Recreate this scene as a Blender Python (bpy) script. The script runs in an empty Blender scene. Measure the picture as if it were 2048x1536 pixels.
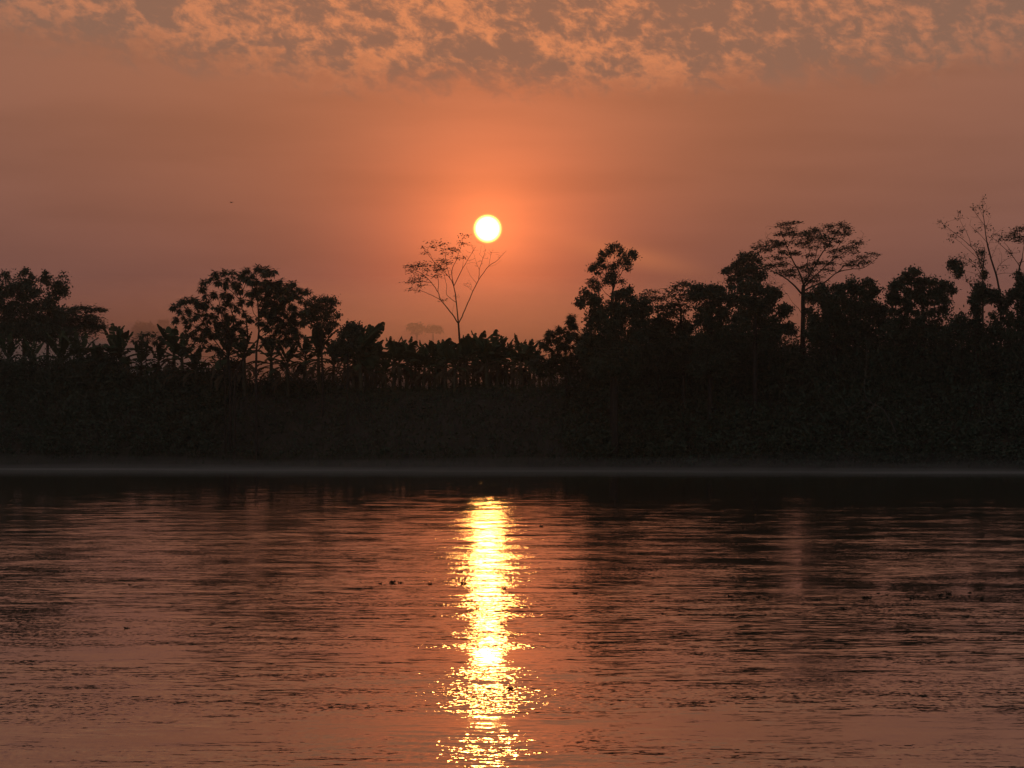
import bpy, math
import numpy as np
from mathutils import Vector, Matrix

rad = math.radians
S = bpy.context.scene
COL = S.collection
rng = np.random.default_rng(7)

# ------------------------------------------------------------------ camera
CAMZ, F = 2.75, 6119.0                     # lens height over the river, focal length in pixels of a 2048 wide frame
PITCH = math.atan(132.0 / F)
cam_d = bpy.data.cameras.new('camera')
cam = bpy.data.objects.new('camera', cam_d); COL.objects.link(cam)
cam.location = (0, 0, CAMZ)
cam.rotation_euler = (rad(90) + PITCH, 0, 0)
cam_d.sensor_width = 36.0
cam_d.lens = 36.0 * F / 2048.0
cam_d.clip_start, cam_d.clip_end = 0.5, 12000
S.camera = cam
S.render.resolution_x, S.render.resolution_y = 1024, 768

# ------------------------------------------------------------------ view, sampling
S.view_settings.view_transform = 'Standard'
S.view_settings.look = 'None'
S.view_settings.exposure = 0.0
S.view_settings.gamma = 1.0
try:
    S.cycles.use_denoising = True
    S.cycles.max_bounces = 5
    S.cycles.volume_bounces = 0
    S.cycles.glossy_bounces = 3
    S.cycles.sample_clamp_direct = 20.0
    S.cycles.sample_clamp_indirect = 10.0
    S.cycles.blur_glossy = 0.0
except Exception:
    pass

# ------------------------------------------------------------------ sun and sky
SUN_AZ, SUN_EL = -0.0080, math.atan(443.0 / F)          # radians, azimuth from +Y towards +X
sd = Vector((math.sin(SUN_AZ) * math.cos(SUN_EL), math.cos(SUN_AZ) * math.cos(SUN_EL), math.sin(SUN_EL)))
sl = bpy.data.lights.new('sun', 'SUN')
sl.energy = 0.022
sl.angle = rad(0.53)
sl.color = (1.0, 0.42, 0.10)
sun = bpy.data.objects.new('sun', sl); COL.objects.link(sun)
sun.location = (0, 300, 120)
sun.rotation_euler = sd.to_track_quat('Z', 'Y').to_euler()


class Nodes:
    """small helper that writes shader maths as nodes"""
    def __init__(self, nt):
        self.nt = nt
    def new(self, t, **kw):
        n = self.nt.nodes.new(t)
        for k, v in kw.items():
            setattr(n, k, v)
        return n
    def put(self, sock, v):
        if isinstance(v, bpy.types.NodeSocket):
            self.nt.links.new(v, sock)
        elif v is not None:
            sock.default_value = v
    def m(self, op, a, b=None, c=None, clamp=False):
        n = self.new('ShaderNodeMath', operation=op, use_clamp=clamp)
        self.put(n.inputs[0], a); self.put(n.inputs[1], b); self.put(n.inputs[2], c)
        return n.outputs[0]
    def v(self, op, a, b=None, scale=None):
        n = self.new('ShaderNodeVectorMath', operation=op)
        self.put(n.inputs[0], a)
        if b is not None: self.put(n.inputs[1], b)
        if scale is not None: self.put(n.inputs['Scale'], scale)
        return n.outputs['Value'] if op in ('DOT_PRODUCT', 'LENGTH') else n.outputs[0]
    def xyz(self, x, y, z):
        n = self.new('ShaderNodeCombineXYZ')
        self.put(n.inputs[0], x); self.put(n.inputs[1], y); self.put(n.inputs[2], z)
        return n.outputs[0]
    def sep(self, v):
        n = self.new('ShaderNodeSeparateXYZ'); self.put(n.inputs[0], v)
        return n.outputs[0], n.outputs[1], n.outputs[2]
    def noise(self, vec, scale, detail=2, rough=.5, dist=0.0, out='Fac', lac=2.0):
        n = self.new('ShaderNodeTexNoise')
        self.put(n.inputs['Vector'], vec); self.put(n.inputs['Scale'], scale)
        n.inputs['Detail'].default_value = detail; n.inputs['Roughness'].default_value = rough
        n.inputs['Distortion'].default_value = dist; n.inputs['Lacunarity'].default_value = lac
        return n.outputs[out]
    def step(self, x, lo, hi, a=0.0, b=1.0):
        n = self.new('ShaderNodeMapRange', interpolation_type='SMOOTHSTEP')
        self.put(n.inputs[0], x)
        for i, q in enumerate((lo, hi, a, b)):
            self.put(n.inputs[1 + i], q)
        return n.outputs[0]
    def ramp(self, x, stops, mode='LINEAR'):
        n = self.new('ShaderNodeValToRGB'); self.put(n.inputs[0], x)
        cr = n.color_ramp; cr.interpolation = mode
        while len(cr.elements) < len(stops): cr.elements.new(0.5)
        for e, (p, c) in zip(cr.elements, stops):
            e.position = p; e.color = (*c, 1)
        return n.outputs[0]
    def mix(self, f, a, b):
        n = self.new('ShaderNodeMix', data_type='RGBA')
        self.put(n.inputs[0], f)
        for s, q in ((n.inputs[6], a), (n.inputs[7], b)):
            self.put(s, (*q, 1) if isinstance(q, tuple) and len(q) == 3 else q)
        return n.outputs[2]
    def add(self, a, b): return self.v('ADD', a, b)
    def scale(self, a, s): return self.v('SCALE', a, scale=s)


W = bpy.data.worlds.new('World'); S.world = W
W.use_nodes = True
W.node_tree.nodes.clear()
N = Nodes(W.node_tree)
tc = N.new('ShaderNodeTexCoord')
d = N.v('NORMALIZE', tc.outputs['Generated'])
dx, dy, dz = N.sep(d)
D2R = 180 / math.pi
el = N.m('MULTIPLY', N.m('ARCSINE', dz), D2R)
az = N.m('SUBTRACT', N.m('MULTIPLY', N.m('ARCTAN2', dx, dy), D2R), SUN_AZ * D2R)
# angle to the sun from the chord (stable for small angles)
chord = N.v('LENGTH', N.v('SUBTRACT', d, tuple(sd)))
th = N.m('MULTIPLY', N.m('ARCSINE', N.m('MULTIPLY', chord, .5)), 2 * D2R)
# smoky air: a ramp over elevation (0..40 degrees)
e01 = N.m('DIVIDE', el, 40.0, clamp=True)
base = N.ramp(e01, [
    (0.000, (.185, .066, .046)), (0.040, (.190, .070, .050)), (0.075, (.185, .069, .051)),
    (0.120, (.225, .085, .054)), (0.160, (.270, .103, .062)), (0.200, (.300, .120, .070)),
    (0.300, (.270, .125, .078)), (0.600, (.160, .115, .090)), (1.000, (.110, .098, .090))])
# darker towards the sides and behind
azf = N.m('ADD', .10, N.m('MULTIPLY', .90, N.m('EXPONENT', N.m('MULTIPLY', -1.0, N.m('POWER', N.m('DIVIDE', N.m('ABSOLUTE', az), 26.0), 1.6)))))
base = N.mix(azf, (.130, .135, .145), base)
# warm broad glow and tight aureole
thz = N.v('LENGTH', N.xyz(az, N.m('MULTIPLY', N.m('SUBTRACT', el, SUN_EL * D2R + .35), 1.0), 0.0))
g_wide = N.m('EXPONENT', N.m('MULTIPLY', -1.0, N.m('POWER', N.m('DIVIDE', th, 5.2), 2.0)))
g_mid = N.m('EXPONENT', N.m('MULTIPLY', -1.0, N.m('POWER', N.m('DIVIDE', th, 1.85), 1.35)))
g_in = N.m('EXPONENT', N.m('MULTIPLY', -1.0, N.m('DIVIDE', th, 0.75)))
up = N.step(el, 3.0, 6.5, .10, 1.0)
glow = N.add(N.scale((.125, .034, .012), N.m('MULTIPLY', g_wide, up)), N.scale((.62, .105, .022), g_mid))
glow = N.add(glow, N.scale((.55, .14, .03), g_in))
sky = N.add(base, glow)
# lit bank of morning mist low under the sun
low = N.m('MULTIPLY', N.m('EXPONENT', N.m('MULTIPLY', -1.0, N.m('POWER', N.m('DIVIDE', N.m('ABSOLUTE', N.m('SUBTRACT', el, 1.95)), .60), 2.0))),
          N.m('EXPONENT', N.m('MULTIPLY', -1.0, N.m('POWER', N.m('DIVIDE', N.m('ABSOLUTE', az), 3.8), 2.0))))
sky = N.add(sky, N.scale((.26, .060, .026), low))
# faint horizontal veils
veil = N.noise(N.xyz(N.m('MULTIPLY', az, .16), N.m('MULTIPLY', el, 1.1), 3.1), 1.0, 3, .55)
sky = N.scale(sky, N.step(veil, .3, .7, .93, 1.06))
# one slanting thin streak right of the sun
sx = N.m('SUBTRACT', az, 2.75); sy = N.m('SUBTRACT', el, 3.62)
sp = N.m('ADD', N.m('MULTIPLY', sy, 1.0), N.m('MULTIPLY', sx, .22))
streak = N.m('MULTIPLY', N.m('EXPONENT', N.m('MULTIPLY', -1.0, N.m('POWER', N.m('DIVIDE', sp, .20), 2.0))),
             N.m('EXPONENT', N.m('MULTIPLY', -1.0, N.m('POWER', N.m('DIVIDE', sx, 1.15), 2.0))))
sky = N.add(sky, N.scale((.13, .040, .008), streak))
# broken cloud sheet above about seven degrees
cu = N.xyz(N.m('ADD', N.m('MULTIPLY', az, 1.0), N.m('MULTIPLY', el, .38)), N.m('MULTIPLY', el, 1.35), 11.7)
n1 = N.noise(cu, 1.85, 10, .62, .35)
n2 = N.noise(cu, 4.2, 9, .66, .25)
nb = N.noise(N.xyz(N.m('MULTIPLY', az, .33), N.m('MULTIPLY', el, .5), 5.0), 1.0, 3)
edge = N.m('ADD', 6.75, N.m('MULTIPLY', N.m('SUBTRACT', n1, .5), 1.7))
edge = N.m('ADD', edge, N.m('MULTIPLY', N.m('POWER', N.m('ABSOLUTE', N.m('DIVIDE', N.m('SUBTRACT', az, 2.0), 11.0)), 2.0), .9))
cm = N.m('MULTIPLY', N.step(N.m('SUBTRACT', el, edge), -.30, .60), N.step(el, 14, 40, 1.0, .35))
lit = N.m('ADD', N.m('MULTIPLY', n1, .62), N.m('MULTIPLY', n2, .38))
lit = N.m('ADD', lit, N.m('MULTIPLY', N.m('SUBTRACT', nb, .5), .42))
litm = N.step(lit, .452, .645)
caz = N.m('EXPONENT', N.m('MULTIPLY', -1.0, N.m('POWER', N.m('DIVIDE', az, 9.0), 2.0)))
cgrey = N.mix(caz, (.225, .118, .078), (.240, .118, .083))
clit = N.mix(caz, (.400, .160, .088), (.680, .232, .102))
cloud = N.mix(litm, cgrey, clit)
cloud = N.mix(azf, (.130, .135, .145), cloud)
sky = N.mix(cm, sky, cloud)
# physical sky far above and behind, for the fill light
nish = N.new('ShaderNodeTexSky', sky_type='NISHITA')
nish.sun_disc = False
nish.sun_elevation = SUN_EL
nish.sun_rotation = SUN_AZ
nish.air_density, nish.dust_density, nish.ozone_density = 2.0, 8.0, 1.0
sky = N.add(sky, N.scale(nish.outputs[0], .004))
# dim below the horizon
sky = N.scale(sky, N.step(el, -1.5, 0.0, .15, 1.0))
# the disc with its soft limb
disc = N.step(th, .15, .325, 1.0, 0.0)
disc = N.m('POWER', disc, 3.0)
sky = N.add(sky, N.scale((46.0, 15.0, 2.6), disc))
bg = N.new('ShaderNodeBackground'); N.put(bg.inputs[0], sky); bg.inputs[1].default_value = 1.0
wo = N.new('ShaderNodeOutputWorld'); N.put(wo.inputs[0], bg.outputs[0])
try:
    W.cycles.sampling_method = 'MANUAL'; W.cycles.sample_map_resolution = 4096
except Exception:
    pass


# ------------------------------------------------------------------ helpers
CP, SP_ = math.cos(PITCH), math.sin(PITCH)
def at(x, y, Y):
    """the world point at distance Y that the photograph (2048 x 1536) shows at x, y"""
    a, b = x - 1024.0, 768.0 - y
    dyy, dzz = F * CP - b * SP_, F * SP_ + b * CP
    t = Y / dyy
    return np.array((a * t, Y, CAMZ + dzz * t))

def shore(X):
    return 402.0 - 0.57 * np.clip(X, -300, 300) + 1.2 * np.sin(np.asarray(X) * .11) + .5 * np.sin(np.asarray(X) * .37 + 1)

_P = [-30, -4, 0, 3, 7, 12, 17, 21, 5000]
_H = [-1.6, -1.0, 0, .55, 2.6, 6.6, 10.0, 11.2, 11.2]
def ground(X, Y):
    t = np.asarray(Y) - shore(X)
    h = np.interp(t, _P, _H)
    k = np.clip((t - 3) / 8, 0, 1)
    return h + k * (.28 * np.sin(X * .31) * np.sin(np.asarray(Y) * .23) + .2 * np.sin(X * .83 + np.asarray(Y) * .5))

def tag(o, label=None, cat=None, group=None, kind=None):
    if label: o['label'] = label
    if cat: o['category'] = cat
    if group: o['group'] = group
    if kind: o['kind'] = kind
    return o

def mesh_obj(name, V, Q, mat, parent=None, smooth=False, loc=None):
    me = bpy.data.meshes.new(name)
    V = np.asarray(V, dtype=np.float32).reshape(-1, 3); Q = np.asarray(Q, dtype=np.int32).reshape(-1, 4)
    me.vertices.add(len(V)); me.vertices.foreach_set('co', V.ravel())
    me.loops.add(Q.size); me.loops.foreach_set('vertex_index', Q.ravel())
    me.polygons.add(len(Q))
    me.polygons.foreach_set('loop_start', np.arange(0, Q.size, 4, dtype=np.int32))
    if smooth: me.polygons.foreach_set('use_smooth', np.ones(len(Q), dtype=bool))
    me.update(calc_edges=True); me.validate()
    me.materials.append(mat)
    o = bpy.data.objects.new(name, me); COL.objects.link(o)
    if parent is not None: o.parent = parent
    if loc is not None: o.location = loc
    return o

def empty(name, loc):
    o = bpy.data.objects.new(name, None); COL.objects.link(o); o.location = loc
    o.empty_display_size = .5
    return o

class Geo:
    def __init__(s): s.V, s.Q, s.n = [], [], 0
    def add(s, V, Q):
        s.V.append(np.asarray(V, float).reshape(-1, 3)); s.Q.append(np.asarray(Q, int).reshape(-1, 4) + s.n); s.n += len(s.V[-1])
    def tube(s, P, R, sides=5):
        P = np.asarray(P, float); R = np.asarray(R, float); k = len(P)
        T = np.gradient(P, axis=0); T /= np.linalg.norm(T, axis=1)[:, None] + 1e-9
        ref = np.array((.3, 1, .17)); ref /= np.linalg.norm(ref)
        A = np.cross(T, ref); A /= np.linalg.norm(A, axis=1)[:, None] + 1e-9
        B = np.cross(T, A)
        an = np.arange(sides) * 2 * math.pi / sides
        V = P[:, None, :] + R[:, None, None] * (np.cos(an)[None, :, None] * A[:, None, :] + np.sin(an)[None, :, None] * B[:, None, :])
        i, j = np.meshgrid(np.arange(k - 1), np.arange(sides), indexing='ij')
        j2 = (j + 1) % sides
        Q = np.stack([i * sides + j, i * sides + j2, (i + 1) * sides + j2, (i + 1) * sides + j], -1)
        s.add(V, Q)
    def leaves(s, C, D, Nn, L, Wd):
        """one diamond blade per row: C base point, D direction, Nn normal"""
        C = np.asarray(C, float); n = len(C)
        if not n: return
        D = D / (np.linalg.norm(D, axis=1)[:, None] + 1e-9)
        side = np.cross(D, Nn); side /= np.linalg.norm(side, axis=1)[:, None] + 1e-9
        up = np.cross(side, D)
        L = np.broadcast_to(L, n)[:, None]; Wd = np.broadcast_to(Wd, n)[:, None]
        mid = C + D * L * .45 - up * L * .03
        V = np.stack([C, mid + side * Wd * .5, C + D * L - up * L * .10, mid - side * Wd * .5], 1)
        s.add(V.reshape(-1, 3), np.arange(4 * n).reshape(n, 4))
    def obj(s, name, mat, parent=None, smooth=False, origin=(0, 0, 0)):
        V = np.concatenate(s.V) - np.asarray(origin, float); Q = np.concatenate(s.Q)
        return mesh_obj(name, V, Q, mat, parent, smooth)

def catmull(P, per=4):
    P = np.asarray(P, float)
    if len(P) < 3:
        t = np.linspace(0, 1, per * 2)[:, None]; return P[0] * (1 - t) + P[-1] * t
    E = np.vstack([2 * P[0] - P[1], P, 2 * P[-1] - P[-2]])
    out = []
    for i in range(1, len(E) - 2):
        for t in np.arange(per) / per:
            a, b, c, dd = E[i - 1], E[i], E[i + 1], E[i + 2]
            out.append(.5 * (2 * b + (c - a) * t + (2 * a - 5 * b + 4 * c - dd) * t * t + (3 * b - a - 3 * c + dd) * t ** 3))
    out.append(P[-1])
    return np.array(out)

# ------------------------------------------------------------------ materials
def mat(name, col, col2=None, rough=.7, scale=3.0, spec=.3, bump=0.0):
    m_ = bpy.data.materials.new(name); m_.use_nodes = True
    nt = m_.node_tree; nt.nodes.clear(); n = Nodes(nt)
    p = n.new('ShaderNodeBsdfPrincipled'); o = n.new('ShaderNodeOutputMaterial')
    n.put(o.inputs[0], p.outputs[0])
    g = n.new('ShaderNodeNewGeometry')
    f = n.noise(g.outputs['Position'], scale, 4, .6)
    n.put(p.inputs['Base Color'], n.mix(n.step(f, .3, .7), col, col2 or tuple(c * .55 for c in col)))
    p.inputs['Roughness'].default_value = rough
    p.inputs['Specular IOR Level'].default_value = spec
    if bump:
        b = n.new('ShaderNodeBump'); b.inputs['Strength'].default_value = .6; b.inputs['Distance'].default_value = bump
        n.put(b.inputs['Height'], f); n.put(p.inputs['Normal'], b.outputs[0])
    return m_

M_LEAF = mat('leaf_green', (.042, .064, .034), (.028, .042, .024), .6, .9)
M_LEAF2 = mat('leaf_olive', (.055, .066, .036), (.036, .044, .024), .6, .9)
M_BANANA = mat('banana_leaf', (.048, .070, .032), (.034, .050, .024), .8, 1.4, .12)
M_DRY = mat('dry_leaf', (.120, .085, .045), (.070, .048, .028), .8, 2.0)
M_STEM = mat('banana_stem', (.080, .080, .040), (.055, .040, .024), .6, 2.5)
M_BARK = mat('bark', (.052, .042, .034), (.034, .028, .024), .9, 2.2, .05, .02)
M_PALE = mat('dead_wood', (.115, .10, .085), (.07, .06, .05), .85, 2.0, .2, .01)
M_SOIL = mat('bank_soil', (.065, .052, .042), (.042, .034, .028), .95, .35, .1, .08)
M_GRASS = mat('bank_grass', (.055, .070, .028), (.035, .045, .020), .8, .6)
M_FLOAT = mat('water_weed', (.035, .036, .018), (.022, .020, .012), .7, 20.0)
M_BIRD = mat('feathers', (.03, .026, .024), (.02, .018, .016), .7, 9.0)

def volume_mat(name, density, g, col=(1, 1, 1)):
    m_ = bpy.data.materials.new(name); m_.use_nodes = True
    nt = m_.node_tree; nt.nodes.clear()
    v = nt.nodes.new('ShaderNodeVolumePrincipled'); o = nt.nodes.new('ShaderNodeOutputMaterial')
    nt.links.new(v.outputs[0], o.inputs['Volume'])
    v.inputs['Color'].default_value = (*col, 1); v.inputs['Density'].default_value = density
    v.inputs['Anisotropy'].default_value = g
    try: m_.cycles.homogeneous_volume = True
    except Exception: pass
    return m_

def water_mat():
    m_ = bpy.data.materials.new('river_water'); m_.use_nodes = True
    nt = m_.node_tree; nt.nodes.clear(); n = Nodes(nt)
    p = n.new('ShaderNodeBsdfPrincipled'); o = n.new('ShaderNodeOutputMaterial'); n.put(o.inputs[0], p.outputs[0])
    g = n.new('ShaderNodeNewGeometry'); pos = g.outputs['Position']
    x, y, _ = n.sep(pos)
    p.inputs['Base Color'].default_value = (.055, .034, .023, 1)
    p.inputs['Roughness'].default_value = .035
    p.inputs['IOR'].default_value = 1.33
    def slope(scale, amp, sx=1.0, det=2, seed=0.0, side=None):
        v = n.xyz(n.m('MULTIPLY', x, sx), y, seed)
        c = n.v('SUBTRACT', n.noise(v, scale, det, .55, 0.0, 'Color'), (.5, .5, .5))
        return n.v('MULTIPLY', c, (amp * sx if side is None else side, amp, 0))
    # slow swirls and wind lanes decide how ruffled each patch is
    lane = n.noise(n.xyz(n.m('MULTIPLY', x, .12), n.m('MULTIPLY', y, .09), 2.0), 1.0, 4, .55, .6)
    lane2 = n.noise(n.xyz(n.m('MULTIPLY', x, .40), n.m('MULTIPLY', y, .32), 9.0), 1.0, 3, .5, .4)
    ruf = n.step(n.m('ADD', n.m('MULTIPLY', lane, .65), n.m('MULTIPLY', lane2, .35)), .40, .62, .30, 1.35)
    far = n.step(y, 25, 190, 1.0, .75)
    calm = n.step(y, 60, 250, 1.0, .30)
    ruf = n.m('MULTIPLY', ruf, calm)
    s1 = slope(.9, .050, .40, 2, 1.0)        # long low undulation
    s2 = slope(4.2, .11, .38, 3, 4.0)        # long-crested ripples
    s3 = slope(15.0, .10, .42, 2, 8.0)       # finer ripples
    s4 = slope(9.0, .085, 1.7, 2, 14.0, .66)      # sparkling wrinkles inside the ruffled patches
    cat = n.step(n.noise(n.xyz(n.m('MULTIPLY', x, .10), n.m('MULTIPLY', y, .34), 21.0), 1.0, 4, .6, .5), .40, .64, .16, 1.0)
    s = n.add(n.scale(s1, n.m('ADD', .35, n.m('MULTIPLY', ruf, .65))), n.scale(n.add(s2, s3), ruf))
    s = n.add(s, n.scale(s4, n.m('MULTIPLY', cat, calm)))
    # added tilt of normals towards the camera, brightening far water with reflected sky
    lean = n.m('MULTIPLY', n.step(y, 25, 100, .003, .0165), n.step(lane2, .30, .70, .55, 1.35))
    s = n.v('SUBTRACT', s, n.xyz(0.0, lean, 0.0))
    # brisk shallow ripples along the far waterline
    t = n.m('SUBTRACT', n.m('SUBTRACT', 402.0, n.m('MULTIPLY', x, .57)), y)
    nr = n.step(n.noise(n.xyz(n.m('MULTIPLY', x, .06), n.m('MULTIPLY', y, .02), 3.0), 1.0, 2), .35, .65)
    brisk = n.m('MULTIPLY', n.step(t, 12.0, 24.0, 1.0, 0.0), nr)
    s = n.add(s, n.scale(slope(3.0, 1.2, .8, 2, 6.0), brisk))
    nv = n.v('NORMALIZE', n.add(s, (0, 0, 1)))
    n.put(p.inputs['Normal'], nv)
    return m_
M_WATER = water_mat()

# ------------------------------------------------------------------ the setting: ground, river, air
def grid(xs, ys, zf):
    X, Y = np.meshgrid(xs, ys, indexing='ij')
    V = np.stack([X, Y, zf(X, Y)], -1).reshape(-1, 3)
    a, b = len(xs), len(ys)
    i, j = np.meshgrid(np.arange(a - 1), np.arange(b - 1), indexing='ij')
    Q = np.stack([i * b + j, (i + 1) * b + j, (i + 1) * b + j + 1, i * b + j + 1], -1)
    return V, Q
xs = np.unique(np.concatenate([np.linspace(-1500, -120, 24), np.linspace(-120, 100, 221), np.linspace(100, 1500, 24)]))
tt = np.unique(np.concatenate([[-30, -12], np.linspace(-6, 26, 49), np.linspace(26, 80, 28), [120, 200, 400, 800, 1400, 2000, 2400]]))
Xg, Tg = np.meshgrid(xs, tt, indexing='ij')
Yg = shore(Xg) + Tg
V = np.stack([Xg, Yg, ground(Xg, Yg)], -1).reshape(-1, 3)
a, b = len(xs), len(tt)
i, j = np.meshgrid(np.arange(a - 1), np.arange(b - 1), indexing='ij')
Q = np.stack([i * b + j, (i + 1) * b + j, (i + 1) * b + j + 1, i * b + j + 1], -1)
tag(mesh_obj('riverbank_ground', V, Q, M_SOIL, smooth=True), 'dark earth bank sloping up from the far waterline', kind='structure')
V, Q = grid(np.linspace(-1500, 1500, 7), np.linspace(-290, 700, 5), lambda X, Y: X * 0)
tag(mesh_obj('river_water', V, Q, M_WATER), 'brown river rippled under the low sun', kind='structure')

def box(name, x0, x1, y0, y1, z0, z1, m_, label):
    V = [(x, y, z) for x in (x0, x1) for y in (y0, y1) for z in (z0, z1)]
    Q = [(0, 1, 3, 2), (4, 6, 7, 5), (0, 4, 5, 1), (2, 3, 7, 6), (0, 2, 6, 4), (1, 5, 7, 3)]
    return tag(mesh_obj(name, V, Q, m_), label, kind='stuff')
box('haze', -1600, 1600, -320, 3100, -2.8, 46, volume_mat('haze_air', .00010, .82, (.84, .94, 1)), 'thin even smoky air over the river and banks')
box('field_mist', -700, 700, 600, 1700, 10.0, 37.0, volume_mat('field_mist_air', .0054, .90, (1, .80, .86)), 'pale morning mist lying over the land behind the banana row')
def pillow(name, c, r, m_, label, nu=24, nv=10):
    u = np.linspace(0, 2 * math.pi, nu, endpoint=False); v = np.linspace(-math.pi / 2 + .08, math.pi / 2 - .08, nv)
    U, Vv = np.meshgrid(u, v, indexing='ij')
    P = np.stack([c[0] + r[0] * np.cos(Vv) * np.cos(U), c[1] + r[1] * np.cos(Vv) * np.sin(U), c[2] + r[2] * np.sin(Vv)], -1)
    i, j = np.meshgrid(np.arange(nu), np.arange(nv - 1), indexing='ij')
    i2 = (i + 1) % nu
    Q = np.stack([i * nv + j, i2 * nv + j, i2 * nv + j + 1, i * nv + j + 1], -1).reshape(-1, 4)
    P = P.reshape(-1, 3); P = np.vstack([P, [[c[0], c[1], P[0, 2]], [c[0], c[1], P[nv - 1, 2]]]])
    n0 = len(P) - 2
    lo = [(k * nv, n0, n0, ((k + 1) % nu) * nv) for k in range(nu)]
    me = bpy.data.meshes.new(name)
    faces = [tuple(q) for q in Q] + [(((k + 1) % nu) * nv, k * nv, n0) for k in range(nu)] + [(k * nv + nv - 1, ((k + 1) % nu) * nv + nv - 1, n0 + 1) for k in range(nu)]
    me.from_pydata([tuple(p) for p in P], [], faces); me.materials.append(m_)
    o = bpy.data.objects.new(name, me); COL.objects.link(o)
    return tag(o, label, kind='stuff')
pillow('hollow_mist', (-86, 500, 13), (42, 26, 9), volume_mat('hollow_mist_air', .030, .4, (1, .97, .95)), 'low mist pooled behind the thicket on the left bank')
RM = volume_mat('river_mist_air', .0017, -.2, (1, .97, .92))
for (cx, t_, rx, ry, rz) in [(-70, -22, 46, 14, 2.2), (-30, -16, 40, 12, 1.5), (8, -26, 52, 18, 1.9), (40, -15, 36, 11, 2.6), (66, -24, 34, 16, 1.7), (-6, -60, 95, 30, .8), (-52, -48, 40, 18, 1.0)]:
    pillow('river_mist', (cx, float(shore(cx)) + t_, .05), (rx, ry, rz), RM, 'thin drifting mist skimming the water along the far bank')

RL = volume_mat('mist_sheet_air', .0095, -.1, (1, .96, .90))
for (cx, t_, rx, ry, rz) in [(-62, -11, 21, 7, .22), (-24, -7, 25, 4, .13), (9, -9, 22, 5, .19), (33, -6, 13, 4, .12), (57, -11, 20, 8, .30)]:
    pillow('river_mist', (cx, float(shore(cx)) + t_, .03), (rx, ry, rz), RL, 'thin bright sheet of mist lying on the water at the far shore')

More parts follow.
